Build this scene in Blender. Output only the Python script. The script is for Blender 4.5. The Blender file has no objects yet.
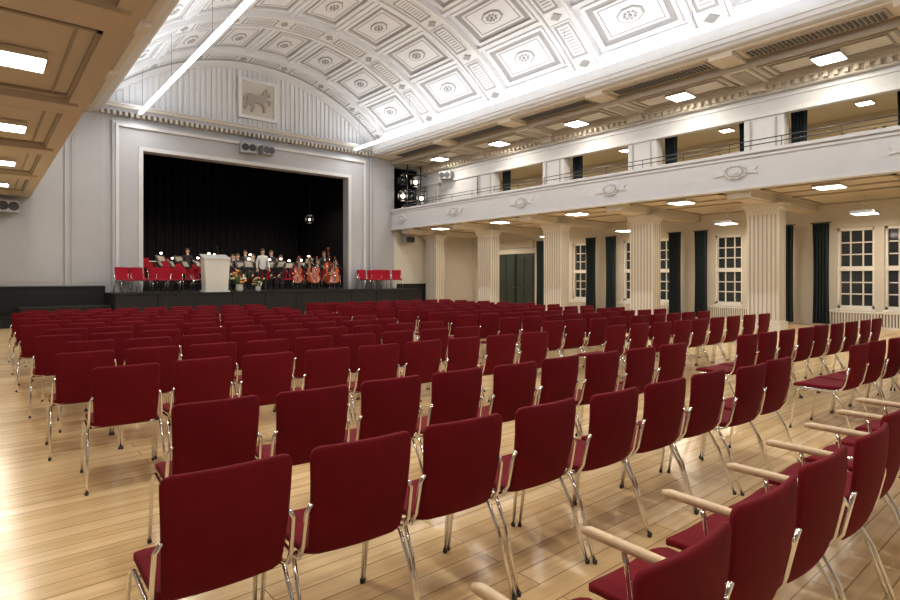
import bpy, math, random
from mathutils import Vector, Matrix
random.seed(7)
sc = bpy.context.scene
COL = sc.collection
sc.view_settings.view_transform = 'Standard'
sc.view_settings.look = 'None'

# ------------------------------------------------------------------ materials
def mat(name, col, rough=0.6, metal=0.0, var=0.02, scale=3.0, bump=0.0, emis=None, estr=0.0, spec=None, coat=0.0):
    m = bpy.data.materials.new(name); m.use_nodes = True
    nt = m.node_tree; b = nt.nodes['Principled BSDF']
    tc = nt.nodes.new('ShaderNodeTexCoord'); nz = nt.nodes.new('ShaderNodeTexNoise')
    nz.inputs['Scale'].default_value = scale; nz.inputs['Detail'].default_value = 4
    nt.links.new(tc.outputs['Object'], nz.inputs['Vector'])
    cr = nt.nodes.new('ShaderNodeValToRGB')
    cr.color_ramp.elements[0].position = 0.3; cr.color_ramp.elements[1].position = 0.7
    cr.color_ramp.elements[0].color = tuple(max(0, c*(1-var)) for c in col)+(1,)
    cr.color_ramp.elements[1].color = tuple(min(1, c*(1+var)) for c in col)+(1,)
    nt.links.new(nz.outputs['Fac'], cr.inputs['Fac'])
    nt.links.new(cr.outputs['Color'], b.inputs['Base Color'])
    b.inputs['Roughness'].default_value = rough; b.inputs['Metallic'].default_value = metal
    if spec is not None: b.inputs['Specular IOR Level'].default_value = spec
    if coat: b.inputs['Coat Weight'].default_value = coat
    if bump:
        n2 = nt.nodes.new('ShaderNodeTexNoise'); n2.inputs['Scale'].default_value = scale*30
        nt.links.new(tc.outputs['Object'], n2.inputs['Vector'])
        bp = nt.nodes.new('ShaderNodeBump'); bp.inputs['Strength'].default_value = bump
        bp.inputs['Distance'].default_value = 0.01
        nt.links.new(n2.outputs['Fac'], bp.inputs['Height']); nt.links.new(bp.outputs['Normal'], b.inputs['Normal'])
    if emis:
        b.inputs['Emission Color'].default_value = tuple(emis)+(1,)
        b.inputs['Emission Strength'].default_value = estr
    return m

M_white = mat('plaster_white', (.74,.755,.775), .75)
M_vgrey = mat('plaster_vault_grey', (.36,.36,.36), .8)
M_wall  = mat('paint_grey', (.405,.415,.445), .6)
M_frame = mat('paint_grey_frame', (.43,.44,.475), .5)
M_line  = mat('paint_pale_line', (.60,.605,.62), .5)
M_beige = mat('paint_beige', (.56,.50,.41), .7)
M_beigeD= mat('paint_beige_dark', (.34,.295,.235), .7)
M_gal   = mat('paint_gallery', (.52,.44,.31), .7)
M_cream = mat('paint_cream', (.60,.57,.51), .6)
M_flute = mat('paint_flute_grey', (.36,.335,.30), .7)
M_para  = mat('paint_parapet', (.56,.565,.585), .5)
M_grill = mat('grille_dark', (.07,.065,.06), .6)
M_black = mat('stage_black', (.008,.008,.010), .8, spec=.2)
M_dado  = mat('dado_dark', (.012,.013,.015), .6, spec=.3)
M_deck  = mat('stage_deck', (.012,.012,.013), .6, spec=.3)
M_red   = mat('fabric_red', (.150,.0025,.009), .85, var=.12, scale=9, bump=.25, spec=.22)
M_redst = mat('fabric_red_stage', (.32,.006,.02), .85, var=.12, scale=9, spec=.25)
M_chrome= mat('chrome', (.80,.80,.80), .12, 1.0)
M_wood  = mat('beech_wood', (.70,.54,.36), .4, scale=20, var=.08)
M_curt  = mat('curtain_dark', (.024,.036,.043), .9, spec=.2)
M_glass = mat('night_glass', (.02,.03,.04), .06, spec=.8)
M_wframe= mat('window_white', (.80,.79,.76), .4)
M_door  = mat('door_green', (.035,.05,.045), .4)
M_lamp  = mat('lamp_diffuser', (1,1,1), .5, emis=(1,.96,.88), estr=8)
M_tube  = mat('tube_glow', (1,1,1), .5, emis=(1,1,1), estr=7)
M_small = mat('spot_glow', (1,1,1), .5, emis=(1,.84,.65), estr=14)
M_metal = mat('metal_dark', (.06,.06,.065), .4, .6)
M_speak = mat('speaker_grey', (.28,.28,.29), .6)
M_lect  = mat('lectern_white', (.62,.62,.60), .4)
M_cello = mat('varnish_red', (.50,.09,.02), .25, scale=12, coat=.5, var=.1)
M_ebony = mat('ebony', (.015,.012,.01), .3)
M_sheet = mat('sheet_music', (.30,.27,.22), .7, var=.3, scale=30)
M_leaf  = mat('leaf', (.05,.16,.03), .6, var=.3)
M_petal = mat('petal_orange', (.85,.35,.10), .6, var=.3)
M_petalw= mat('petal_white', (.85,.80,.65), .6)
M_skin  = mat('skin', (.62,.38,.28), .5)
M_suit  = mat('suit_black', (.015,.015,.018), .8)
M_shirt = mat('shirt_white', (.75,.74,.72), .7)
M_hair  = mat('hair_brown', (.08,.045,.025), .7)
M_copper= mat('copper', (.55,.25,.12), .25, .9)
M_drum  = mat('drum_skin', (.8,.78,.7), .5)

# wood floor
M_floor = bpy.data.materials.new('floor_parquet'); M_floor.use_nodes = True
nt = M_floor.node_tree; b = nt.nodes['Principled BSDF']
tc = nt.nodes.new('ShaderNodeTexCoord')
br = nt.nodes.new('ShaderNodeTexBrick')
br.inputs['Scale'].default_value = 1.0; br.inputs['Brick Width'].default_value = 2.1
br.inputs['Row Height'].default_value = .14; br.inputs['Mortar Size'].default_value = .0035
br.inputs['Color1'].default_value = (.92,.70,.40,1); br.inputs['Color2'].default_value = (.74,.51,.26,1)
br.inputs['Mortar'].default_value = (.38,.24,.11,1); br.inputs['Bias'].default_value = -.1
nt.links.new(tc.outputs['Object'], br.inputs['Vector'])
mp = nt.nodes.new('ShaderNodeMapping'); mp.inputs['Scale'].default_value = (.8, 14, 1)
nt.links.new(tc.outputs['Object'], mp.inputs['Vector'])
nz = nt.nodes.new('ShaderNodeTexNoise'); nz.inputs['Scale'].default_value = 1.6; nz.inputs['Detail'].default_value = 6
nt.links.new(mp.outputs['Vector'], nz.inputs['Vector'])
mx = nt.nodes.new('ShaderNodeMix'); mx.data_type='RGBA'; mx.blend_type='MULTIPLY'; mx.inputs[0].default_value=.6
cr = nt.nodes.new('ShaderNodeValToRGB')
cr.color_ramp.elements[0].position=.32; cr.color_ramp.elements[0].color=(.70,.62,.50,1)
cr.color_ramp.elements[1].position=.6; cr.color_ramp.elements[1].color=(1.0,1.0,1.0,1)
nt.links.new(nz.outputs['Fac'], cr.inputs['Fac'])
nt.links.new(br.outputs['Color'], mx.inputs[6]); nt.links.new(cr.outputs['Color'], mx.inputs[7])
nt.links.new(mx.outputs[2], b.inputs['Base Color'])
b.inputs['Roughness'].default_value=.19; b.inputs['Specular IOR Level'].default_value=.6

# ------------------------------------------------------------------ mesh builder
class MB:
    def __init__(s): s.v=[]; s.f=[]; s.m=[]; s.sm=[]; s.mats=[]; s.xf=None
    def mi(s, m):
        if m not in s.mats: s.mats.append(m)
        return s.mats.index(m)
    def add(s, vs, fs, m, smooth=False):
        o=len(s.v); k=s.mi(m)
        for v in vs:
            v=tuple(v); s.v.append(s.xf(v) if s.xf else v)
        for f in fs:
            s.f.append(tuple(i+o for i in f)); s.m.append(k); s.sm.append(smooth)
    def box(s,x0,x1,y0,y1,z0,z1,m):
        vs=[(x0,y0,z0),(x1,y0,z0),(x1,y1,z0),(x0,y1,z0),(x0,y0,z1),(x1,y0,z1),(x1,y1,z1),(x0,y1,z1)]
        s.add(vs,[(0,3,2,1),(4,5,6,7),(0,1,5,4),(1,2,6,5),(2,3,7,6),(3,0,4,7)],m)
    def tube(s, pts, r, m, n=8, closed=False, radii=None):
        pts=[Vector(p) for p in pts]; N=len(pts); vs=[]; fs=[]
        up=None
        for i,p in enumerate(pts):
            t=((pts[min(i+1,N-1)]-pts[max(i-1,0)])).normalized()
            if up is None:
                up=Vector((0,0,1)) if abs(t.z)<.9 else Vector((1,0,0))
            a=t.cross(up).normalized(); bb=a.cross(t).normalized(); up=bb
            rr=radii[i] if radii else r
            for k in range(n):
                an=2*math.pi*k/n
                vs.append(p+a*math.cos(an)*rr+bb*math.sin(an)*rr)
        for i in range(N-1):
            for k in range(n):
                fs.append((i*n+k, i*n+(k+1)%n, (i+1)*n+(k+1)%n, (i+1)*n+k))
        fs.append(tuple(range(n))[::-1]); fs.append(tuple((N-1)*n+k for k in range(n)))
        s.add(vs,fs,m,True)
    def lathe(s, prof, c, m, n=16, axis='z'):
        vs=[];fs=[]
        for (r,h) in prof:
            for k in range(n):
                a=2*math.pi*k/n
                if axis=='z': vs.append((c[0]+r*math.cos(a), c[1]+r*math.sin(a), c[2]+h))
                elif axis=='y': vs.append((c[0]+r*math.cos(a), c[1]+h, c[2]+r*math.sin(a)))
                else: vs.append((c[0]+h, c[1]+r*math.cos(a), c[2]+r*math.sin(a)))
        for i in range(len(prof)-1):
            for k in range(n): fs.append((i*n+k,i*n+(k+1)%n,(i+1)*n+(k+1)%n,(i+1)*n+k))
        fs.append(tuple(range(n))[::-1]); fs.append(tuple((len(prof)-1)*n+k for k in range(n)))
        s.add(vs,fs,m,True)
    def ball(s,c,rx,ry,rz,m,n=8,k=6):
        vs=[];fs=[]
        for i in range(1,k):
            ph=math.pi*i/k
            for j in range(n):
                a=2*math.pi*j/n
                vs.append((c[0]+rx*math.sin(ph)*math.cos(a),c[1]+ry*math.sin(ph)*math.sin(a),c[2]+rz*math.cos(ph)))
        t=len(vs); vs.append((c[0],c[1],c[2]+rz)); vs.append((c[0],c[1],c[2]-rz))
        for i in range(k-2):
            for j in range(n): fs.append((i*n+j,(i+1)*n+j,(i+1)*n+(j+1)%n,i*n+(j+1)%n))
        for j in range(n):
            fs.append((t,j,(j+1)%n)); fs.append((t+1,(k-2)*n+(j+1)%n,(k-2)*n+j))
        s.add(vs,fs,m,True)
    def extr(s, pts, y0, y1, m, plane='xz'):
        n=len(pts)
        def P(p,h):
            return (p[0],h,p[1]) if plane=='xz' else ((h,p[0],p[1]) if plane=='yz' else (p[0],p[1],h))
        vs=[P(p,y0) for p in pts]+[P(p,y1) for p in pts]
        fs=[tuple(range(n)), tuple(range(2*n-1,n-1,-1))]+[(i,i+n,(i+1)%n+n,(i+1)%n) for i in range(n)]
        s.add(vs,fs,m)
    def mesh(s,name):
        me=bpy.data.meshes.new(name); me.from_pydata(s.v,[],s.f)
        for m in s.mats: me.materials.append(m)
        me.polygons.foreach_set('material_index', s.m); me.polygons.foreach_set('use_smooth', s.sm)
        me.update(); return me
    def obj(s,name,loc=(0,0,0),rz=0,parent=None):
        return put(name, s.mesh(name), loc, rz, parent)
def put(name, me, loc=(0,0,0), rz=0, parent=None):
    o=bpy.data.objects.new(name, me); COL.objects.link(o); o.location=loc; o.rotation_euler=(0,0,rz)
    if parent: o.parent=parent
    return o

# ------------------------------------------------------------------ layout constants
YS=22.5; XL=-3.3; XR=20.5; YB=-5.0; CX=8.6
COLS=[-1.15+3.8*k for k in range(7)]
BAYS=[.75+3.8*k for k in range(6)]
BZ=3.82
# ------------------------------------------------------------------ floor & walls
m=MB(); m.box(XL,XR,YB,YS,-.2,0,M_floor); m.obj('floor')
m=MB(); m.box(XL-.3,XL,YB,YS,0,7.5,M_wall); m.obj('wall_left')
m=MB(); m.box(XL-.3,XR+.3,YB-.3,YB,0,10.6,M_cream); m.obj('wall_back')

m=MB()
ox0,ox1,oz=4.47,12.8,6.05
y0,y1=YS,YS+.4
m.box(XL-.3,ox0,y0,y1,0,7.6,M_wall)
m.box(ox0,ox1,y0,y1,oz,7.6,M_wall)
m.box(ox1,15.35,y0,y1,0,7.6,M_wall)
m.box(15.35,17.0,y0,y1,3.7,4.3,M_wall); m.box(15.35,17.0,y0,y1,6.9,7.6,M_wall)
m.box(17.0,XR+.3,y0,y1,3.7,7.6,M_wall)
m.box(15.35,XR+.3,y0,y1,0,3.7,M_cream)
m.box(XL-.3,XR+.3,y0,y1,7.6,10.6,M_white)
m.box(15.2,15.35,y1,y1+1.2,4.2,7.0,M_black); m.box(17,17.15,y1,y1+1.2,4.2,7.0,M_black)
m.box(15.2,17.15,y1+1.2,y1+1.3,4.2,7.0,M_black); m.box(15.2,17.15,y1,y1+1.2,4.2,4.3,M_black); m.box(15.2,17.15,y1,y1+1.2,6.9,7.0,M_black)
m.obj('wall_stage')

m=MB()
def uframe(x0,x1,zt,w,ya,yb,mt,zb=1.0):
    m.box(x0-w,x0,ya,yb,zb,zt+w,mt); m.box(x1,x1+w,ya,yb,zb,zt+w,mt); m.box(x0,x1,ya,yb,zt,zt+w,mt)
uframe(ox0,ox1,oz,.14,YS-.10,YS,M_line)
uframe(ox0-.14,ox1+.14,oz+.14,.62,YS-.05,YS,M_frame)
uframe(ox0-.76,ox1+.76,oz+.76,.10,YS-.16,YS,M_line)
uframe(ox0-.86,ox1+.86,oz+.86,.10,YS-.10,YS,M_frame)
m.obj('trim_proscenium')
m=MB()
for (a,bx) in ((-2.6,-.4),(-.1,2.1),(2.35,3.3),(14.1,15.1)):
    m.box(a,bx,YS-.035,YS,1.25,7.15,M_frame)
    m.box(a+.06,bx-.06,YS-.05,YS-.035,1.35,7.05,M_wall)
for xx in (2.2,13.98): m.box(xx-.05,xx+.05,YS-.07,YS,1.25,7.2,M_frame)
m.box(XL,3.3,YS-.09,YS,7.15,7.3,M_frame); m.box(13.9,17,YS-.09,YS,7.15,7.3,M_frame)
m.obj('trim_stage_wall')
m=MB(); m.box(XL,3.3,YS-.12,YS,0,1.18,M_dado); m.box(XL,3.3,YS-.15,YS,1.18,1.22,M_deck)
m.box(15.5,17.6,YS-.12,YS,0,1.18,M_dado); m.box(15.5,17.6,YS-.15,YS,1.18,1.22,M_deck); m.obj('baseboard_stage')

# ------------------------------------------------------------------ stage
m=MB()
m.box(3.3,15.5,20.5,YS,0,.96,M_dado); m.box(3.27,15.53,20.46,YS,.96,1.0,M_deck)
for x in [3.3+1.22*k for k in range(1,10)]: m.box(x-.006,x+.006,20.485,20.5,.02,.95,M_black)
m.box(3.2,14.2,YS+.4,31,.8,1.0,M_deck); m.box(ox0,ox1,YS,YS+.4,0,1.0,M_deck)
m.box(4.6,12.7,25.0,31,1.0,1.25,M_deck); m.box(4.6,12.7,26.5,31,1.25,1.50,M_deck)
m.obj('stage_platform')
m=MB()
m.box(3.0,3.2,YS+.4,31,0.8,8.2,M_black); m.box(14.2,14.4,YS+.4,31,.8,8.2,M_black)
m.box(3.0,14.4,31,31.2,.8,8.2,M_black); m.box(3.0,14.4,YS+.4,31.2,8.2,8.4,M_black)
m.obj('wall_stagehouse')
m=MB(); vs=[];fs=[]; N=160
for i in range(N+1):
    x=3.4+10.6*i/N; y=30.3+.12*math.sin(i*1.1)
    vs+=[(x,y,1.5),(x,y,8.1)]
for i in range(N): fs.append((2*i,2*i+2,2*i+3,2*i+1))
m.add(vs,fs,M_black,True); m.obj('stage_backdrop_curtain')
m=MB()
m.box(.9,3.25,20.9,22.3,0,.56,M_dado); m.box(.87,3.25,20.87,22.3,.56,.60,M_deck)
m.box(.45,.9,21.2,22.1,0,.28,M_dado); m.box(.43,.9,21.18,22.1,.28,.31,M_deck)
m.obj('side_platform')

# ------------------------------------------------------------------ vault
R=7.86; ZC=7.7-5.41
HA=math.radians(46.5)
def V(a,y,off): return (CX+(R-off)*math.sin(a), y, ZC+(R-off)*math.cos(a))
m=MB()
def cbox(a0,a1,y0,y1,o0,o1,mt,n=None):
    n=n or max(1,int(abs(a1-a0)/math.radians(3))+1); vs=[];fs=[]
    for i in range(n+1):
        a=a0+(a1-a0)*i/n
        vs+=[V(a,y0,o0),V(a,y1,o0),V(a,y1,o1),V(a,y0,o1)]
    for i in range(n):
        p=4*i;q=4*i+4
        fs+=[(p+3,p+2,q+2,q+3),(p,p+3,q+3,q),(p+2,p+1,q+1,q+2),(p+1,p,q,q+1)]
    fs+=[(0,1,2,3),(4*n+3,4*n+2,4*n+1,4*n)]
    m.add(vs,fs,mt)
def cframe(a0,a1,y0,y1,w,o0,o1,mt):
    wa=w/R
    cbox(a0,a0+wa,y0,y1,o0,o1,mt); cbox(a1-wa,a1,y0,y1,o0,o1,mt)
    cbox(a0+wa,a1-wa,y0,y0+w,o0,o1,mt); cbox(a0+wa,a1-wa,y1-w,y1,o0,o1,mt)
def crelief(a0,c,pts,o0,o1,mt):
    n=len(pts)
    vs=[V(a0+p[0]/R,c+p[1],o0) for p in pts]+[V(a0+p[0]/R,c+p[1],o1) for p in pts]
    m.add(vs,[tuple(range(n,2*n))]+[(i,(i+1)%n,(i+1)%n+n,i+n) for i in range(n)],mt)
cbox(-HA,HA,YB,YS,-.2,0,M_white,36)
D=math.radians
P=12.3
for c in [BAYS[0]-3.8]+BAYS:
    for k in range(-3,4):
        a=D(P*k)
        cframe(a-D(5.2),a+D(5.2),c-1.2,c+1.2,.09,0,.07,M_white)
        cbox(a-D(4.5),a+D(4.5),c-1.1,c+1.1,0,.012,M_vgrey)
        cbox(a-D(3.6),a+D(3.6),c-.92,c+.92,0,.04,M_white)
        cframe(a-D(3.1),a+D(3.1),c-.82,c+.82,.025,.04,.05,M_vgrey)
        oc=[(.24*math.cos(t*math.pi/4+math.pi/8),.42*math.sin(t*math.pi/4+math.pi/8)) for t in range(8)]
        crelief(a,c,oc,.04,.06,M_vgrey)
        crelief(a,c,[(p*.84,q*.86) for p,q in oc],.06,.08,M_white)
        for t in range(8):
            an=t*math.pi/4; p0,q0=.10*math.cos(an),.17*math.sin(an)
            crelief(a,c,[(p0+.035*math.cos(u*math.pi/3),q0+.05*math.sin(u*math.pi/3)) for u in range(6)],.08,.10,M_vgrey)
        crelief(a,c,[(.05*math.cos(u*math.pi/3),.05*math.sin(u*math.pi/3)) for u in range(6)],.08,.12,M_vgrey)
    for k in range(-4,4):
        a=D(P*(k+.5))
        cbox(a-D(.45),a+D(.45),c-1.4,c+1.4,0,.09,M_white)
for c in COLS:
    cbox(-HA,HA,c-.48,c+.48,0,.14,M_white,36)
    for sg in (-1,1):
        cbox(-HA,HA,c+sg*.48-.05,c+sg*.48+.05,0,.19,M_white,36)
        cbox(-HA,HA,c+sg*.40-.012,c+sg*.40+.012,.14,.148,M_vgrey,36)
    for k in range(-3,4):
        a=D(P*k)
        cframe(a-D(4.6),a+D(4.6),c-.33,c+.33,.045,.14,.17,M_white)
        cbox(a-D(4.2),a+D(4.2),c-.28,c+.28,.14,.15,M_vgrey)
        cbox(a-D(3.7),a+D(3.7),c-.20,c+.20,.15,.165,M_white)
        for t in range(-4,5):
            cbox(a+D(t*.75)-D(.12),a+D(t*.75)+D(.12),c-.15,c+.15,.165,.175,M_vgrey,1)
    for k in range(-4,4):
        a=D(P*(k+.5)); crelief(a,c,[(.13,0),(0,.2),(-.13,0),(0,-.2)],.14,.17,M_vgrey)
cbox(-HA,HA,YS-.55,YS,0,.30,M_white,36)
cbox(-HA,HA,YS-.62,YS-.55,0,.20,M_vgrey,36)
m.obj('ceiling_vault')

# tympanum
m=MB()
def arcz(x):
    s=(x-CX); return ZC+math.sqrt(max(0,(R-.28)**2-s*s))
x=3.25
while x<13.95:
    z=min(arcz(x),arcz(x+.13))
    if z>7.66: m.box(x,x+.12,YS-.06,YS,7.6,z,M_white)
    x+=.2
m.box(3.1,14.1,YS-.30,YS,7.42,7.52,M_cream); m.box(3.1,14.1,YS-.22,YS,7.30,7.42,M_frame); m.box(3.1,14.1,YS-.36,YS,7.52,7.58,M_line)
x=3.15
while x<14.05:
    m.box(x,x+.09,YS-.28,YS-.02,7.16,7.30,M_cream); x+=.18
m.obj('trim_tympanum')
m=MB()
px,pz=CX,8.68
m.box(px-.78,px+.78,YS-.16,YS-.06,pz-.80,pz+.80,M_cream)
for (a,b2,c2,d2) in ((-.78,-.66,-.8,.8),(.66,.78,-.8,.8),(-.66,.66,-.8,-.68),(-.66,.66,.68,.8)):
    m.box(px+a,px+b2,YS-.24,YS-.16,pz+c2,pz+d2,M_white)
horse=[(-.50,.10),(-.42,.20),(-.30,.22),(-.15,.16),(.05,.15),(.16,.22),(.22,.36),(.30,.44),(.34,.52),(.37,.43),(.46,.34),(.52,.25),(.48,.20),(.38,.25),(.34,.12),(.33,.02),(.44,.06),(.56,.00),(.50,-.16),(.44,-.14),(.47,-.04),(.40,-.02),(.28,-.08),(.24,-.14),(.32,-.26),(.28,-.46),(.20,-.46),(.22,-.28),(.12,-.16),(-.10,-.14),(-.20,-.18),(-.16,-.34),(-.22,-.50),(-.32,-.50),(-.26,-.34),(-.34,-.20),(-.42,-.30),(-.50,-.46),(-.58,-.42),(-.50,-.26),(-.44,-.08),(-.44,.06),(-.56,-.10),(-.60,-.02)]
m.extr([(px+a,pz+c) for a,c in horse],YS-.25,YS-.16,M_flute)
m.obj('horse_relief_plaque')

# ------------------------------------------------------------------ side upper soffits
def upper_side(name, mirror):
    m=MB()
    if mirror: m.xf=lambda v:(2*CX-v[0],v[1],v[2])
    m.box(13.95,14.9,YB,YS-.01,7.38,7.62,M_white); m.box(14.02,14.8,YB,YS-.01,7.28,7.38,M_white)
    m.box(14.10,14.8,YB,YS-.01,7.20,7.28,M_line); m.box(13.95,14.03,YB,YS-.01,7.62,7.68,M_white)
    m.box(14.3,15.25,YB,YS,7.14,7.5,M_beige)
    m.box(15.2,17.4,YB,YS,6.97,7.5,M_beige)
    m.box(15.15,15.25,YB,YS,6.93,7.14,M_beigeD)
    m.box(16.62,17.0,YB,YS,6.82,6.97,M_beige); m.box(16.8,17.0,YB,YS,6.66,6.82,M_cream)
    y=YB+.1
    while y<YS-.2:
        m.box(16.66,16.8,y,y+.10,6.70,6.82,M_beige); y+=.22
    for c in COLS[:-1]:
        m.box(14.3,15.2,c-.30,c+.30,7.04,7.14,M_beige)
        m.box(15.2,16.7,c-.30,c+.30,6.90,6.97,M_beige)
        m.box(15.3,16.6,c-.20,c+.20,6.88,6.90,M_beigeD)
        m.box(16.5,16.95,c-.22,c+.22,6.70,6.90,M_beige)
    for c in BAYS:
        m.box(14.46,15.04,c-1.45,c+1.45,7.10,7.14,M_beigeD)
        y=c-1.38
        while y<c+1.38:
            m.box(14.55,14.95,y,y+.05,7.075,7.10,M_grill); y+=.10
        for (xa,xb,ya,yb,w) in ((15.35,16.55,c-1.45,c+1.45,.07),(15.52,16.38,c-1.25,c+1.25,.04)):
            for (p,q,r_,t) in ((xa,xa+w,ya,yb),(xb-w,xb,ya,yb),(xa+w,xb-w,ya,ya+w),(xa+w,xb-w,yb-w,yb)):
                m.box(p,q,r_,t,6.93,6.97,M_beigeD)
    return m.obj(name)
upper_side('ceiling_soffit_right', False)
upper_side('ceiling_soffit_left', True)

# ------------------------------------------------------------------ right gallery
m=MB()
m.box(17,17.4,YB,YS,6.12,6.97,M_para)
m.box(16.94,17,YB,YS,6.06,6.18,M_line); m.box(16.96,17,YB,YS,6.5,6.56,M_line)
for c in COLS:
    m.box(17,17.4,c-.52,c+.52,4.05,6.12,M_para)
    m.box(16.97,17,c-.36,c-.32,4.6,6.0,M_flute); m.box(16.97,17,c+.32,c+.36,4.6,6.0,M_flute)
m.box(17,17.4,18.3,20.9,4.05,6.12,M_para)
m.box(17,17.4,YB,YS,4.05,4.55,M_para)
m.obj('wall_gallery_right')
m=MB()
m.box(17.4,XR,YB,YS,6.45,6.6,M_gal)
m.obj('ceiling_gallery_right')
m=MB()
PX=15.2
m.box(PX+.05,XR,YB,YS,BZ,4.05,M_beige)
m.box(PX,PX+.16,YB,YS,BZ+.06,4.70,M_para)
m.box(PX-.06,PX+.20,YB,YS,4.70,4.78,M_line)
m.box(PX-.03,PX,YB,YS,4.60,4.65,M_line)
m.box(PX-.06,PX+.2,YB,YS,BZ-.02,BZ+.06,M_line); m.box(PX-.03,PX,YB,YS,BZ+.06,BZ+.14,M_para)
for c in COLS:
    n=20
    for rr,th,mt in ((1.0,.04,M_line),(.74,.05,M_flute),(.6,.06,M_para),(.3,.08,M_line)):
        m.extr([(c+.30*rr*math.cos(2*math.pi*k/n),4.28+.19*rr*math.sin(2*math.pi*k/n)) for k in range(n)],PX-th,PX,mt,'yz')
    for k in range(16):
        an=2*math.pi*k/16; m.ball((PX-.045,c+.265*math.cos(an),4.28+.165*math.sin(an)),.02,.035,.03,M_para,6,4)
    for sg in (-1,1):
        m.extr([(c+sg*.30,4.22),(c+sg*.56,4.19),(c+sg*.48,4.28),(c+sg*.56,4.37),(c+sg*.30,4.34)][::sg],PX-.03,PX,M_line,'yz')
    m.box(PX+.2,XR,c-.30,c+.30,BZ-.20,BZ,M_cream)
    m.box(PX+.3,XR,c-.22,c+.22,BZ-.23,BZ-.20,M_beige)
for c in BAYS:
    for (xa,xb) in ((15.5,16.7),(17.7,20.2)):
        w=.08
        for (p,q,r_,t) in ((xa,xa+w,c-1.4,c+1.4),(xb-w,xb,c-1.4,c+1.4),(xa,xb,c-1.4,c-1.4+w),(xa,xb,c+1.4-w,c+1.4)):
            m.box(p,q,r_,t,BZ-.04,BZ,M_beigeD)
m.obj('balcony_right')
m=MB()
for z in (4.92,5.04): m.tube([(PX+.05,YB,z),(PX+.05,21.5,z)],.014,M_metal,6)
y=YB+.2
while y<21.6:
    m.tube([(PX+.05,y,4.78),(PX+.05,y,5.04)],.010,M_metal,5); y+=1.27
m.obj('balcony_railing')

for c in COLS:
    m=MB()
    ct=BZ-.23
    m.box(16.95,17.45,c-.42,c+.42,.0,ct,M_cream)
    m.box(16.90,17.50,c-.47,c+.47,0,.28,M_cream); m.box(16.90,17.50,c-.47,c+.47,ct-.20,ct-.10,M_cream); m.box(16.86,17.54,c-.51,c+.51,ct-.10,ct,M_cream)
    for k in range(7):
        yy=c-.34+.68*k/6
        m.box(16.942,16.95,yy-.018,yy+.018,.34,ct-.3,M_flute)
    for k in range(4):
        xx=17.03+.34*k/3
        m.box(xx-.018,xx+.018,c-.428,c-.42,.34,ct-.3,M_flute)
    m.obj('column')

# right outer wall with windows
m=MB()
X0,X1=XR,XR+.3
wins=[]
for c in BAYS[:-1]: wins+= [(c-1.08,c-.12),(c+.12,c+1.08)]
m.box(X0,X1,YB,YS,0,.55,M_cream); m.box(X0,X1,YB,YS,3.05,4.05,M_cream)
yy=YB
for a,b2 in wins:
    m.box(X0,X1,yy,a,.55,3.05,M_cream); yy=b2
m.box(X0,X1,yy,YS,.55,3.05,M_cream)
gw=[(c-.95,c-.08) for c in BAYS[:-1]]+[(c+.08,c+.95) for c in BAYS[:-1]]; gw.sort()
m.box(X0,X1,YB,YS,4.05,4.7,M_gal); m.box(X0,X1,YB,YS,6.0,6.97,M_gal)
yy=YB
for a,b2 in gw: m.box(X0,X1,yy,a,4.7,6.0,M_gal); yy=b2
m.box(X0,X1,yy,YS,4.7,6.0,M_gal)
m.obj('wall_right')
def window(idx,a,b2,z0,z1,zm):
    m=MB(); g=.16
    m.box(X0+g+.03,X0+g+.05,a,b2,z0,z1,M_glass)
    w=.07
    m.box(X0+.08,X0+g+.06,a,a+w,z0,z1,M_wframe); m.box(X0+.08,X0+g+.06,b2-w,b2,z0,z1,M_wframe)
    m.box(X0+.08,X0+g+.06,a,b2,z0,z0+.1,M_wframe); m.box(X0+.08,X0+g+.06,a,b2,z1-.09,z1,M_wframe)
    m.box(X0-.06,X0+.08,a-.03,b2+.03,z0-.05,z0+.01,M_wframe)
    for k in (1,2):
        y=a+(b2-a)*k/3; m.box(X0+g-.01,X0+g+.03,y-.018,y+.018,z0+.1,z1-.09,M_wframe)
    if zm:
        m.box(X0+.06,X0+g+.06,a,b2,zm-.07,zm+.07,M_wframe)
        for (p,q) in ((z0+.1,zm-.07),(zm+.07,z1-.09)):
            for k in (1,2):
                z=p+(q-p)*k/3; m.box(X0+g-.01,X0+g+.03,a,b2,z-.018,z+.018,M_wframe)
    else:
        for k in (1,2):
            z=z0+(z1-z0)*k/3; m.box(X0+g-.01,X0+g+.03,a,b2,z-.018,z+.018,M_wframe)
    m.obj('window_%d'%idx)
for i,(a,b2) in enumerate(wins): window(i+1,a,b2,.55,3.05,1.79)
for i,(a,b2) in enumerate(gw): window(i+20,a,b2,4.7,6.0,None)
for c in BAYS[:-1]:
    m=MB()
    m.box(20.28,20.5,c-1.3,c+1.3,.44,.49,M_wframe); m.box(20.28,20.5,c-1.3,c-1.24,0,.44,M_wframe); m.box(20.28,20.5,c+1.24,c+1.3,0,.44,M_wframe)
    m.box(20.40,20.46,c-1.24,c+1.24,.02,.42,M_beigeD)
    y=c-1.22
    while y<c+1.2: m.box(20.29,20.33,y,y+.035,.04,.44,M_wframe); y+=.075
    m.box(20.28,20.34,c-1.24,c+1.24,0,.05,M_wframe)
    m.obj('radiator_cover')
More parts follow.
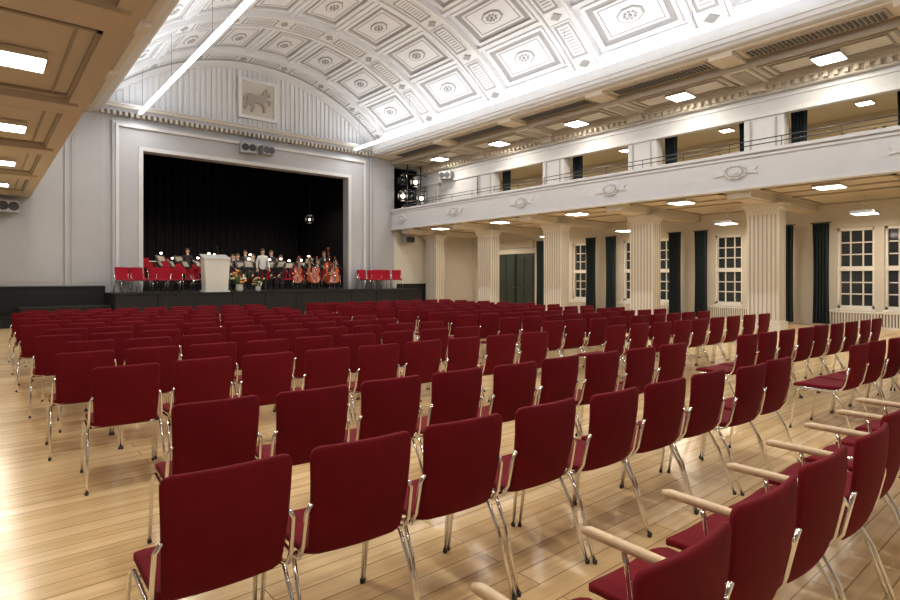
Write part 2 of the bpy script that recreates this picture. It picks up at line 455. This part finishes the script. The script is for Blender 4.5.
def curtain(name,x,yc,w,z0,z1,amp=.07):
    m=MB(); vs=[];fs=[];N=48; nf=5
    for i in range(N+1):
        u=i/N
        for j in range(5):
            t=j/4; z=z0+(z1-z0)*t
            ww=w*(1-.10*math.sin(math.pi*t))
            y=yc-ww/2+ww*u; xx=x+amp*math.sin(u*nf*2*math.pi+.5*math.sin(3*t))
            vs.append((xx,y,z))
    for i in range(N):
        for k in range(4): fs.append((5*i+k,5*i+5+k,5*i+6+k,5*i+1+k))
    m.add(vs,fs,M_curt,True)
    m.tube([(x,yc-w/2-.05,z1+.02),(x,yc+w/2+.05,z1+.02)],.02,M_metal,6)
    return m.obj(name)
for c in BAYS[:-1]:
    for sg in (-1,1): curtain('window_curtain',20.10,c+sg*1.40,.46,.08,3.20)
for c in BAYS[:-1]:
    for sg in (-1,1): curtain('gallery_curtain',17.62,c+sg*1.20,.42,4.07,6.3)
m=MB(); dc=19.2
m.box(20.40,20.5,dc-1.25,dc+1.25,0,2.70,M_door)
for sg in (-1,1):
    for z0,z1 in ((.15,.95),(1.1,2.55)):
        for (ya,yb) in ((.08,.58),(.66,1.16)):
            p,q=sorted((dc+sg*ya,dc+sg*yb)); m.box(20.38,20.40,p,q,z0,z1,M_door); m.box(20.365,20.38,p+.06,q-.06,z0+.06,z1-.06,M_door)
m.box(20.34,20.42,dc-.012,dc+.012,0,2.7,M_metal)
for sg in (-1,1): m.tube([(20.38,dc+sg*.08,1.05),(20.32,dc+sg*.08,1.05),(20.32,dc+sg*.2,1.05)],.012,M_chrome,6)
m.box(20.36,20.5,dc-1.42,dc-1.25,0,2.9,M_cream); m.box(20.36,20.5,dc+1.25,dc+1.42,0,2.9,M_cream); m.box(20.34,20.5,dc-1.42,dc+1.42,2.70,2.92,M_cream)
m.box(20.42,20.5,dc-1.1,dc+1.1,3.0,3.35,M_beige)
m.obj('door_1')

# ------------------------------------------------------------------ left balcony
m=MB(); LX=1.22; LZ=4.15
m.box(XL,LX,YB,YS-.1,LZ,LZ+.22,M_beige)
m.box(LX-.14,LX,YB,YS-.1,LZ+.1,5.0,M_para); m.box(LX-.18,LX+.03,YB,YS-.1,5.0,5.06,M_line)
m.box(LX-.22,LX+.02,YB,YS-.1,LZ-.06,LZ+.1,M_beige)
for c in COLS:
    m.box(XL,LX-.1,c-.28,c+.28,LZ-.10,LZ,M_beige)
for c in BAYS:
    for (xa,xb,h,w) in ((-.55,1.0,.04,.05),(-.35,.8,.02,.03),(-2.9,-.8,.05,.06)):
        for (p,q,r_,t) in ((xa,xa+w,c-1.4,c+1.4),(xb-w,xb,c-1.4,c+1.4),(xa,xb,c-1.4,c-1.4+w),(xa,xb,c+1.4-w,c+1.4)):
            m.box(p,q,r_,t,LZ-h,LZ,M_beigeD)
m.obj('balcony_left')
m=MB(); m.box(-.2,.2,YB,YS-.1,LZ+.22,6.97,M_para); m.obj('wall_gallery_left')

# ------------------------------------------------------------------ lights
def area(name,loc,sx,sy,power,col=(1,1,1),rot=(0,0,0),parent=None):
    l=bpy.data.lights.new(name,'AREA'); l.shape='RECTANGLE'; l.size=sx; l.size_y=sy; l.energy=power; l.color=col
    o=bpy.data.objects.new(name,l); COL.objects.link(o); o.location=loc; o.rotation_euler=rot
    if parent: o.parent=parent
    return o
WARM=(1,.88,.70); WARM2=(1,.83,.60); COOL=(.93,.965,1.0)
lm=MB()
lm.box(-.32,.32,-.32,.32,-.02,0,M_chrome)
lm.box(-.30,.30,-.30,.30,-.07,-.02,M_lamp)
for k in range(5):
    t=-.26+.13*k
    lm.box(t-.05,t+.05,-.28,.28,-.10,-.07,M_lamp)
for a in (-.32,.30): lm.box(a,a+.02,-.32,.32,-.09,-.02,M_chrome); lm.box(-.32,.32,a,a+.02,-.09,-.02,M_chrome)
LME=lm.mesh('ceiling_light')
def fixture(x,y,z,power,col,hang=0,s=1.0):
    o=put('ceiling_light',LME,(x,y,z)); o.scale=(s,s,s)
    area('lamp',(0,0,-.13),.5,.5,power,col,parent=o)
    if hang:
        h=MB(); h.tube([(0,0,0),(0,0,hang/s)],.015,M_chrome,6); h.obj('stem',parent=o)
for c in BAYS:
    fixture(15.95,c,6.96,42,WARM)
    fixture(1.25,c,6.96,42,WARM)
    fixture(16.0,c,BZ-.01,27,WARM2,s=.95)
    fixture(19.0,c,3.38,30,WARM2,.44,s=.9)
    fixture(.32,c,4.14,30,WARM,s=.9)
    fixture(19.0,c,6.44,34,(1,.80,.52),s=.6)
for x in (4.3,12.9):
    m=MB(); N=26
    m.tube([(x,-3+25*i/N,7.28) for i in range(N+1)],.06,M_tube,10)
    for c in COLS[1:]:
        dz=ZC+math.sqrt(R*R-(x-CX)**2)
        if c<22: m.tube([(x,c,7.32),(x,c,dz-.2)],.005,M_metal,4)
    o=m.obj('suspended_light_tube')
    area('lamp_up',(x,9.5,7.38),.08,25,190,COOL,rot=(math.pi,0,0),parent=o)
    area('lamp_down',(x,9.5,7.18),.08,25,400,(1,.97,.92),rot=(0,0,0),parent=o)
for sg in (-1,1):
    x=CX+sg*5.5
    area('cove_light',(x,8.5,7.70),.12,27,110,COOL,rot=(0,math.pi+sg*math.radians(30),0))

# ------------------------------------------------------------------ chairs
def pad(m, fn, th, mt, w, cr=.06, H=.45):
    us=[-1,-.96,-.86,-.6,-.3,0,.3,.6,.86,.96,1]
    ts=[0,.02,.06,.13,.3,.5,.7,.87,.94,.98,1]
    vs=[]
    def ring(sg):
        for t in ts:
            d=min(t,1-t)*H; ww=w(t)
            if d<cr: ww-= cr-math.sqrt(max(0,cr*cr-(cr-d)**2))
            for u in us:
                e=(1-abs(u)**8)*(1-(abs(2*t-1))**10)
                p,n=fn(u*ww,t); p=Vector(p); n=Vector(n)
                vs.append(p+sg*n*th*.5*(.45+.55*e))
    ring(1); o=len(vs); ring(-1)
    nu=len(us);ntt=len(ts);fs=[]
    for j in range(ntt-1):
        for i in range(nu-1):
            a=j*nu+i
            fs.append((a,a+1,a+nu+1,a+nu)); fs.append((o+a,o+a+nu,o+a+nu+1,o+a+1))
    for i in range(nu-1):
        fs.append((i,o+i,o+i+1,i+1)); a=(ntt-1)*nu+i; fs.append((a,a+1,o+a+1,o+a))
    for j in range(ntt-1):
        a=j*nu; fs.append((a,a+nu,o+a+nu,o+a)); a=j*nu+nu-1; fs.append((a,o+a,o+a+nu,a+nu))
    m.add(vs,fs,mt,True)
def chair_mesh(arm=False, M_red=M_red):
    m=MB()
    def back(x,t):
        z=.44+.43*t; y=-.205-.075*t-.02*math.sin(t*math.pi)+.5*x*x
        return (x,y,z),(0,1,.18)
    pad(m,back,.032,M_red,lambda t:.200+.018*t,.035,.43)
    def seat(x,t):
        y=-.20+.45*t; z=.445-.10*max(0,t-.8)**1.5*3-.012*math.sin(t*math.pi)+.25*x*x
        return (x,y,z),(0,0,1)
    pad(m,seat,.05,M_red,lambda t:.215+.012*t,.06,.45)
    r=.0095
    for s in (-1,1):
        m.tube([(s*.246,.25,0),(s*.240,.205,.34),(s*.236,.18,.40),(s*.232,.13,.42),(s*.230,-.12,.42),(s*.232,-.18,.435),(s*.230,-.215,.49),(s*.226,-.245,.63),(s*.208,-.250,.66)],r,M_chrome,8)
        m.tube([(s*.250,-.31,0),(s*.240,-.20,.30),(s*.234,-.13,.41),(s*.21,-.09,.415)],r,M_chrome,8)
        m.lathe([(.012,0),(.012,.02)],(s*.246,.25,0),M_metal,8); m.lathe([(.012,0),(.012,.02)],(s*.250,-.31,0),M_metal,8)
    m.tube([(-.23,.10,.405),(.23,.10,.405)],.008,M_chrome,6); m.tube([(-.23,-.10,.405),(.23,-.10,.405)],.008,M_chrome,6)
    if arm:
        x=-.255
        m.tube([(x+.02,.0,.42),(x-.002,.03,.46),(x-.002,.05,.60),(x,.06,.635)],r,M_chrome,8)
        m.tube([(x+.025,-.235,.60),(x,-.22,.64),(x,-.16,.658),(x,-.10,.655)],r*1.2,M_chrome,8)
        m.tube([(x,-.11,.655),(x,-.09,.655),(x,.19,.655),(x,.22,.65)],.018,M_wood,10,radii=[.013,.017,.018,.012])
    return m.mesh('upholstered_chair')
CH=chair_mesh(); CHA=chair_mesh(True); CHS=chair_mesh(False,M_redst)
rows=[.65,1.90,2.98,4.60,5.65,6.6,7.5,8.4,9.3,10.15,11.0,11.85,12.7,13.5]
offs=[0,.0,.31,.18,.05,.22,.02,.2,.0,.2,.0,.2,.0,.2]
for ri,Y in enumerate(rows):
    for blk,(xs,n) in enumerate(((.65,9),(6.45,9))):
        for k in range(n):
            x=xs+.52*k+(offs[ri] if blk==0 else offs[ri]*.4)
            if ri==0:
                x=1.29+.52*k
                if blk==1: x=6.95+.52*k
                if k==8: continue
                y=Y+.28; rz=0
            else:
                y=Y+.28-.06*(x-.9); rz=-.06
            rz+=random.uniform(-.03,.03); y+=random.uniform(-.02,.02)
            put('upholstered_armchair' if ri==0 else 'upholstered_chair', CHA if ri==0 else CH, (x+random.uniform(-.01,.01),y,0), rz)

# ------------------------------------------------------------------ orchestra
ZS=1.0
def stage_z(y): return 1.5 if y>26.5 else (1.25 if y>25.0 else 1.0)
def stand_mesh(lamp):
    sm=MB()
    for k in range(3):
        a=2*math.pi*k/3+.5
        sm.tube([(0,0,.12),(.22*math.cos(a),.22*math.sin(a),.008)],.008,M_metal,6)
    sm.tube([(0,0,.08),(0,0,1.0)],.010,M_metal,6)
    sm.add([(-.22,-.05,.95),(.22,-.05,.95),(.22,.10,1.22),(-.22,.10,1.22),(-.22,-.04,.94),(.22,-.04,.94),(.22,.11,1.21),(-.22,.11,1.21)],[(0,1,2,3),(7,6,5,4),(0,4,5,1),(1,5,6,2),(2,6,7,3),(3,7,4,0)],M_metal)
    sm.box(-.22,.22,-.09,-.03,.935,.95,M_metal)
    sm.add([(-.15,-.065,.97),(.15,-.065,.97),(.15,.05,1.17),(-.15,.05,1.17)],[(0,1,2,3)],M_sheet)
    if lamp:
        sm.tube([(0,.10,1.22),(0,.08,1.30),(0,.0,1.32)],.006,M_metal,5)
        sm.ball((0,.0,1.31),.055,.04,.035,M_small)
    return sm.mesh('music_stand')
ST1,ST0=stand_mesh(True),stand_mesh(False)
seats=[]
for r,n in ((1.9,8),(2.8,12),(3.9,16),(5.3,18)):
    for k in range(n):
        an=math.radians(12+156*k/(n-1))
        x=8.5+r*1.04*math.cos(an); y=22.95+r*.80*math.sin(an)
        if not (4.65<x<12.9): continue
        if 24.6<y<25.0: y=24.6
        if 25.0<=y<25.4: y=25.4
        if 26.1<y<26.5: y=26.1
        if 26.5<=y<26.9: y=26.9
        rz=math.atan2(22.3-y,8.5-x)-math.pi/2+random.uniform(-.15,.15)
        if x>10.5 and y<24.5: continue
        z=stage_z(y)
        put('orchestra_chair',CHS,(x,y,z),rz); seats.append((x,y,z,rz))
        d=Vector((8.5-x,22.3-y)).normalized()
        xx,yy=x+d.x*.66,y+d.y*.66
        if k%3!=1:
            if abs(yy-25.0)<.24: yy=24.75
            if abs(yy-26.5)<.24: yy=26.25
            put('music_stand',ST1 if (k%3==0 or random.random()<.3) else ST0,(xx,yy,stage_z(yy)),rz+math.pi)
for i,(x,y) in enumerate(((13.1,21.4),(13.6,21.2),(14.15,21.4),(14.65,21.25),(13.35,22.0),(13.9,22.05),(14.5,22.0),(3.75,21.5),(4.3,21.75),(3.8,22.1),(4.9,21.6),(5.4,22.0),(4.85,22.15))):
    put('orchestra_chair',CHS,(x,y,ZS),random.uniform(2.6,3.6))

m=MB()
m.add([(-.38,-.25,0),(.38,-.25,0),(.38,.25,0),(-.38,.25,0),(-.44,-.27,1.18),(.44,-.27,1.18),(.44,.22,1.32),(-.44,.22,1.32)],[(0,3,2,1),(4,5,6,7),(0,1,5,4),(1,2,6,5),(2,3,7,6),(3,0,4,7)],M_lect)
m.box(-.44,.44,-.30,.28,0,.05,M_lect)
m.add([(-.46,-.30,1.17),(.46,-.30,1.17),(.46,.25,1.33),(-.46,.25,1.33),(-.46,-.30,1.20),(.46,-.30,1.20),(.46,.25,1.36),(-.46,.25,1.36)],[(0,3,2,1),(4,5,6,7),(0,1,5,4),(1,2,6,5),(2,3,7,6),(3,0,4,7)],M_lect)
m.tube([(.1,.1,1.33),(.1,.0,1.5),(.1,.12,1.62)],.008,M_metal,6); m.ball((.1,.13,1.64),.02,.03,.02,M_metal)
m.obj('lectern',(6.5,20.95,ZS))
def flowers(loc,s):
    m=MB()
    m.lathe([(.10,0),(.14,.10),(.11,.22),(.13,.26)],(0,0,0),M_lect,12)
    for k in range(46):
        a=random.uniform(0,6.28); r=random.uniform(.05,.32); h=.32+random.uniform(0,.42)*(1.1-r)
        x,y=r*math.cos(a),r*math.sin(a)
        m.tube([(0,0,.2),(x*.5,y*.5,h*.7),(x,y,h)],.006,M_leaf,4)
        if k%2: m.ball((x,y,h),.05,.05,.04,random.choice([M_petal,M_petalw,M_petal]),7,5)
        else:
            m.add([(x-.04,y,h-.06),(x,y-.04,h),(x+.05,y,h+.05),(x,y+.04,h)],[(0,1,2,3)],M_leaf)
    o=m.obj('flower_arrangement',loc); o.scale=(s,s,s)
flowers((7.35,20.88,ZS),1.05); flowers((8.05,20.88,ZS),.75)

def instrument_mesh(name):
    m=MB()
    prof=[(0,.05),(.02,.12),(.07,.18),(.16,.215),(.26,.205),(.34,.16),(.39,.135),(.44,.13),(.49,.15),(.56,.17),(.64,.165),(.70,.13),(.74,.07),(.755,.03)]
    nx=8; vs=[];fs=[]
    for side in (1,-1):
        for (z,w) in prof:
            for i in range(nx+1):
                u=-1+2*i/nx
                vs.append((u*w, side*-(.055+.02*(1-u*u)*math.sin(math.pi*min(1,max(0,z/.755)))), z))
    n=len(prof); o=n*(nx+1)
    for j in range(n-1):
        for i in range(nx):
            a=j*(nx+1)+i
            fs.append((a,a+1,a+nx+2,a+nx+1)); fs.append((o+a,o+a+nx+1,o+a+nx+2,o+a+1))
        a=j*(nx+1); fs.append((a,a+nx+1,o+a+nx+1,o+a)); a+=nx; fs.append((a,o+a,o+a+nx+1,a+nx+1))
    for i in range(nx): fs.append((i,o+i,o+i+1,i+1)); a=(n-1)*(nx+1)+i; fs.append((a,a+1,o+a+1,o+a))
    m.add(vs,fs,M_cello,False)
    m.box(-.02,.02,-.075,-.035,.72,1.16,M_cello)
    m.add([(-.03,-.085,.48),(.03,-.085,.48),(.018,-.085,1.14),(-.018,-.085,1.14),(-.03,-.105,.48),(.03,-.105,.48),(.018,-.09,1.14),(-.018,-.09,1.14)],[(0,3,2,1),(4,5,6,7),(0,1,5,4),(1,2,6,5),(2,3,7,6),(3,0,4,7)],M_ebony)
    m.box(-.05,.05,-.115,-.07,.30,.315,M_drum)
    m.add([(-.015,-.09,.04),(.015,-.09,.04),(.03,-.11,.24),(-.03,-.11,.24)],[(0,1,2,3)],M_ebony)
    for x in (-.015,-.005,.005,.015): m.tube([(x,-.10,.2),(x,-.118,.31),(x*.7,-.096,1.14)],.0018,M_chrome,4)
    m.lathe([(.03,-.03),(.034,0),(.03,.03)],(0,-.05,1.19),M_cello,10,'x')
    for k in range(4): m.tube([((-1)**k*.02,-.055,1.10+.015*k),((-1)**k*.075,-.055,1.10+.015*k)],.006,M_ebony,5)
    for s in (-1,1): m.tube([(s*.075,-.078,.26),(s*.07,-.082,.32),(s*.08,-.078,.38)],.006,M_ebony,4)
    m.tube([(0,0,0),(0,0,-.28)],.006,M_chrome,5)
    return m.mesh(name)
IM=instrument_mesh('cello')
def instr(name,loc,s,rz,tilt):
    o=bpy.data.objects.new(name,IM); COL.objects.link(o)
    o.location=loc; o.scale=(s,s,s); o.rotation_euler=(tilt,0,rz); return o

# ------------------------------------------------------------------ people
def person(name,loc,rz,pose='stand',long_hair=False,arms=None,shirt=False):
    root=bpy.data.objects.new(name,None); COL.objects.link(root); root.location=loc; root.rotation_euler=(0,0,rz)
    P=[];E=[];Rd=[];L=[]
    def v(p,r,lab,par=None):
        P.append(Vector(p));Rd.append(r);L.append(lab)
        if par is not None:E.append((par,len(P)-1))
        return len(P)-1
    sit = pose=='sit'
    hz=.52 if sit else .93
    hh=hz-.04
    pel=v((0,0,hz),(.15,.11),'suit')
    sp=v((0,.01,hz+.20),(.135,.10),'suit',pel); ch=v((0,.0,hz+.40),(.165,.11),'suit',sp)
    nb=v((0,0,hz+.53),(.085,.075),'suit',ch); nk=v((0,.01,hh+.61),(.058,.058),'skin',nb)
    hd0=v((0,.025,hh+.67),(.07,.078),'skin',nk); hd1=v((0,.02,hh+.75),(.080,.096),'skin',hd0); v((0,.01,hh+.82),(.062,.077),'skin',hd1)
    arms=arms or {1:((.24,-.02,hz+.22),(.25,.10,hz-.02)),-1:((-.24,-.02,hz+.22),(-.25,.10,hz-.02))}
    for s in (-1,1):
        sh=v((s*.17,0,hz+.47),(.065,.065),'suit',ch)
        el,wr=arms[s]; el=Vector(el);wr=Vector(wr)
        e=v(el,(.045,.045),'suit',sh); e2=v(el.lerp(wr,.9),(.033,.033),'suit',e); w=v(wr,(.026,.024),'skin',e2)
        d=(wr-el).normalized(); side=d.cross(Vector((0,0,1)))
        side=(side.normalized() if side.length>.1 else Vector((1,0,0))); nrm=side.cross(d).normalized()
        pm=v(wr+d*.055,(.030,.016),'skin',w)
        for i,(o_,ln) in enumerate(((-.030,.065),(-.010,.078),(.010,.073),(.028,.055))):
            k=v(wr+d*.085+side*o_,(.009,.009),'skin',pm)
            k2=v(wr+d*(.085+ln*.55)+side*o_*1.1+nrm*-.008,(.008,.008),'skin',k)
            v(wr+d*(.085+ln*.85)+side*o_*1.1+nrm*-.028,(.007,.007),'skin',k2)
        t1=v(wr+d*.04-side*.035,(.010,.010),'skin',pm); v(wr+d*.075-side*.055-nrm*.012,(.008,.008),'skin',t1)
        hp=v((s*.085,.0,hz-.05),(.095,.095),'suit',pel)
        if sit: kn=v((s*.14,.42,hz-.02),(.062,.062),'suit',hp); an=v((s*.15,.42,.10),(.040,.040),'suit',kn)
        else: kn=v((s*.10,.01,.50),(.062,.062),'suit',hp); an=v((s*.11,-.01,.10),(.040,.040),'suit',kn)
        ty=P[an].y
        v((s*.12,ty+.05,.045),(.038,.036),'suit',an); v((s*.135,ty+.17,.035),(.034,.026),'suit',len(P)-1)
    me=bpy.data.meshes.new('body_skel'); me.from_pydata(P,E,[])
    o=bpy.data.objects.new('body_tmp',me); COL.objects.link(o)
    md=o.modifiers.new('skin','SKIN'); md.use_smooth_shade=True
    for i,r in enumerate(Rd):
        me.skin_vertices[0].data[i].radius=r; me.skin_vertices[0].data[i].use_root=(i==0)
    ss=o.modifiers.new('sub','SUBSURF'); ss.levels=1; ss.render_levels=1
    dg=bpy.context.evaluated_depsgraph_get(); dg.update()
    nm=bpy.data.meshes.new_from_object(o.evaluated_get(dg)); bpy.data.objects.remove(o)
    nm.materials.clear()
    for mm in (M_suit,M_skin,M_shirt): nm.materials.append(mm)
    for p in nm.polygons:
        best=min(range(len(P)),key=lambda i:(P[i]-p.center).length-Rd[i][0]*.6)
        lab=L[best]
        p.material_index=1 if lab=='skin' else (2 if (shirt and hz-.02<p.center.z<hz+.60) else 0)
        if lab!='skin' and p.center.z>hz+.30 and abs(p.center.x)<.035 and p.center.y>.05: p.material_index=2
        p.use_smooth=True
    put('body',nm,parent=root)
    f=MB(); hy=.018
    f.ball((0,hy+.105,hh+.735),.012,.020,.020,M_skin)
    for s in (-1,1):
        f.ball((s*.080,hy,hh+.742),.010,.018,.030,M_skin)
        f.ball((s*.030,hy+.086,hh+.762),.013,.010,.008,M_shirt); f.ball((s*.030,hy+.094,hh+.762),.006,.005,.006,M_ebony)
        f.tube([(s*.016,hy+.094,hh+.782),(s*.045,hy+.086,hh+.782)],.004,M_hair,5)
    f.tube([(-.022,hy+.088,hh+.700),(0,hy+.096,hh+.698),(.022,hy+.088,hh+.700)],.005,M_petal,5)
    f.obj('face',parent=root)
    h=MB(); h.ball((0,-.002,hh+.800),.090,.100,.075,M_hair,14,10); h.ball((0,-.045,hh+.75),.084,.070,.085,M_hair,12,8)
    if long_hair: h.ball((0,-.06,hh+.64),.075,.045,.13,M_hair,10,8)
    h.obj('hair',parent=root)
    return root
def clone(src,name,loc,rz):
    root=bpy.data.objects.new(name,None); COL.objects.link(root); root.location=loc; root.rotation_euler=(0,0,rz)
    for c in src.children: put(c.name.split('.')[0],c.data,parent=root)
    return root
person('double_bass_player',(12.40,24.0,ZS),math.radians(180),'stand',arms={1:((.30,.10,1.22),(.22,.30,1.02)),-1:((-.28,.12,1.42),(-.13,.26,1.60))})
instr('double_bass',(12.50,23.62,ZS+.20),1.42,math.radians(0),math.radians(-8))
seatarms={1:((.30,.10,.80),(.22,.38,.72)),-1:((-.30,.14,.86),(-.12,.26,1.12))}
CEL={}
def cellist(x,y,rz,lh):
    put('orchestra_chair',CHS,(x,y,ZS),rz)
    if lh in CEL: clone(CEL[lh],'cello_player',(x,y,ZS),rz)
    else: CEL[lh]=person('cello_player',(x,y,ZS),rz,'sit',lh,arms=seatarms)
    d=Vector((-math.sin(rz),math.cos(rz)))
    instr('cello',(x+d.x*.46,y+d.y*.46,ZS+.27),1.0,rz+math.pi,math.radians(-17))
cellist(11.65,23.95,math.radians(165),True)
cellist(10.85,23.4,math.radians(150),False)
cellist(12.3,22.75,math.radians(150),True)
cellist(11.5,22.85,math.radians(140),False)
SM=person('standing_musician',(9.3,23.6,ZS),math.radians(170),'stand',True,shirt=True)
S2=person('standing_musician',(10.1,24.65,ZS),math.radians(185),'stand',False)
lap={1:((.28,.06,.78),(.20,.32,.64)),-1:((-.28,.06,.78),(-.20,.32,.64))}
V1=person('seated_musician',seats[3][:3],seats[3][3],'sit',True,arms=lap)
V2=person('seated_musician',seats[9][:3],seats[9][3],'sit',False,arms=lap)
for i,k in enumerate(range(1,len(seats),3)):
    if k in (3,9): continue
    if seats[k][0]>7.0: clone(V1 if i%2 else V2,'seated_musician',seats[k][:3],seats[k][3])
for x in (5.2,5.95):
    m=MB(); m.lathe([(.06,.25),(.22,.32),(.32,.50),(.36,.72),(.37,.74)],(0,0,0),M_copper,20); m.lathe([(.37,.74),(.37,.78),(.35,.785)],(0,0,0),M_drum,20)
    for k in range(3):
        a=2*math.pi*k/3; m.tube([(.37*math.cos(a),.37*math.sin(a),.7),(.34*math.cos(a),.34*math.sin(a),.3),(.30*math.cos(a),.30*math.sin(a),0)],.015,M_chrome,6)
    m.obj('timpani',(x,28.6,1.5))

def lantern_mesh(glow):
    m=MB()
    m.lathe([(.07,-.22),(.10,-.18),(.11,.05),(.13,.16),(.13,.20)],(0,0,0),M_metal,14,'y')
    rr={0:.115,1:.085,2:.045}[glow]
    m.lathe([(rr,.201),(rr,.206)],(0,0,0),M_small if glow else M_glass,14,'y')
    m.tube([(-.14,0,0),(-.15,0,.15),(-.10,0,.2),(.10,0,.2),(.15,0,.15),(.14,0,0)],.012,M_chrome,6)
    m.tube([(0,0,.2),(0,0,.30)],.015,M_metal,6)
    for s in (-1,1): m.add([(s*.13,.20,-.1),(s*.13,.20,.1),(s*.20,.34,.12),(s*.20,.34,-.12)],[(0,1,2,3)],M_metal); m.add([(-.1,.20,s*.13),(.1,.20,s*.13),(.12,.34,s*.19),(-.12,.34,s*.19)],[(0,1,2,3)],M_metal)
    return m.mesh('added_spotlight')
LG,LD,LS=lantern_mesh(1),lantern_mesh(0),lantern_mesh(2)
m=MB()
for x in (15.7,16.5): m.tube([(x,21.9,4.05),(x,21.9,6.95)],.03,M_metal,8)
for z in (5.0,5.75,6.5): m.tube([(15.4,21.9,z),(16.9,21.9,z)],.02,M_metal,8)
m.obj('lighting_rack')
for i,(x,z) in enumerate(((15.5,4.68),(16.0,4.68),(16.55,4.68),(15.45,5.43),(15.95,5.43),(16.6,5.43),(15.5,6.18),(16.25,6.18))):
    gl=i in (1,2,3,5,7)
    o=put('added_spotlight',LG if gl else LD,(x,21.9,z)); o.scale=(1.15,1.15,1.15); o.rotation_euler=(math.radians(-15),0,math.radians(random.uniform(132,158) if gl else random.uniform(110,215)))
m=MB(); m.tube([(4.0,23.6,7.3),(13.4,23.6,7.3)],.03,M_metal,8)  # added bar, unseen behind the proscenium top, carries the orchestra fill spots
for x in (4.2,8.6,13.2): m.tube([(x,23.6,7.3),(x,23.6,8.2)],.01,M_metal,5)
m.obj('added_lighting_bar')
for x in (5.0,7.0,10.2,12.2):  # unseen spotlights and their lamps, added to brighten the orchestra
    o=put('added_spotlight',LD,(x,23.6,7.0)); o.rotation_euler=(math.radians(-62),0,0)
    l=bpy.data.lights.new('lamp','SPOT'); l.energy=420; l.color=(1,.80,.62); l.spot_size=math.radians(95); l.spot_blend=.6; l.shadow_soft_size=.15
    lo=bpy.data.objects.new('lamp',l); COL.objects.link(lo); lo.parent=o; lo.location=(0,.38,0); lo.rotation_euler=(math.radians(90),0,0)
for (x,y,z) in ((3.75,24.2,5.2),(12.9,26.5,4.5)):
    m=MB(); m.tube([(0,0,0),(0,0,8.15-z-.3)],.012,M_metal,6); m.obj('hanging_pole',(x,y,z+.3))
    o=put('added_spotlight',LS,(x,y,z)); o.rotation_euler=(math.radians(-10),0,math.radians(150))

def speaker(loc,rz,w=.62,h=.42,d=.35):
    m=MB(); m.box(-w/2,w/2,-d/2,d/2,-h/2,h/2,M_speak)
    m.box(-w/2+.03,w/2-.03,-d/2-.012,-d/2,-h/2+.03,h/2-.03,M_frame)
    for x in (-w*.22,w*.22):
        m.lathe([(.02,-.03),(.12,-.012),(.14,-.02),(.14,0)],(x,-d/2-.012,0),M_metal,16,'y')
    m.box(-.03,.03,d/2,d/2+.12,-.04,.04,M_metal)
    m.obj('loudspeaker',loc,rz)
speaker((8.1,YS-.45,6.62),-.15); speaker((8.85,YS-.45,6.62),.15,.5,.36)
speaker((.62,YS-.42,3.72),.25,.62,.4); speaker((16.72,20.2,6.3),-math.pi/2+.4,.6,.36); speaker((15.9,YS-.4,3.35),0,.5,.3)

# ------------------------------------------------------------------ world + camera
w=bpy.data.worlds.new('World'); sc.world=w; w.use_nodes=True
w.node_tree.nodes['Background'].inputs[0].default_value=(.01,.014,.03,1)
cam=bpy.data.cameras.new('Camera'); co=bpy.data.objects.new('Camera',cam); COL.objects.link(co)
co.location=(0,0,1.5); co.rotation_euler=(math.radians(90),0,math.radians(-40))
cam.sensor_width=36; cam.lens=22.4; cam.shift_y=-22/900; cam.clip_start=.05
sc.camera=co
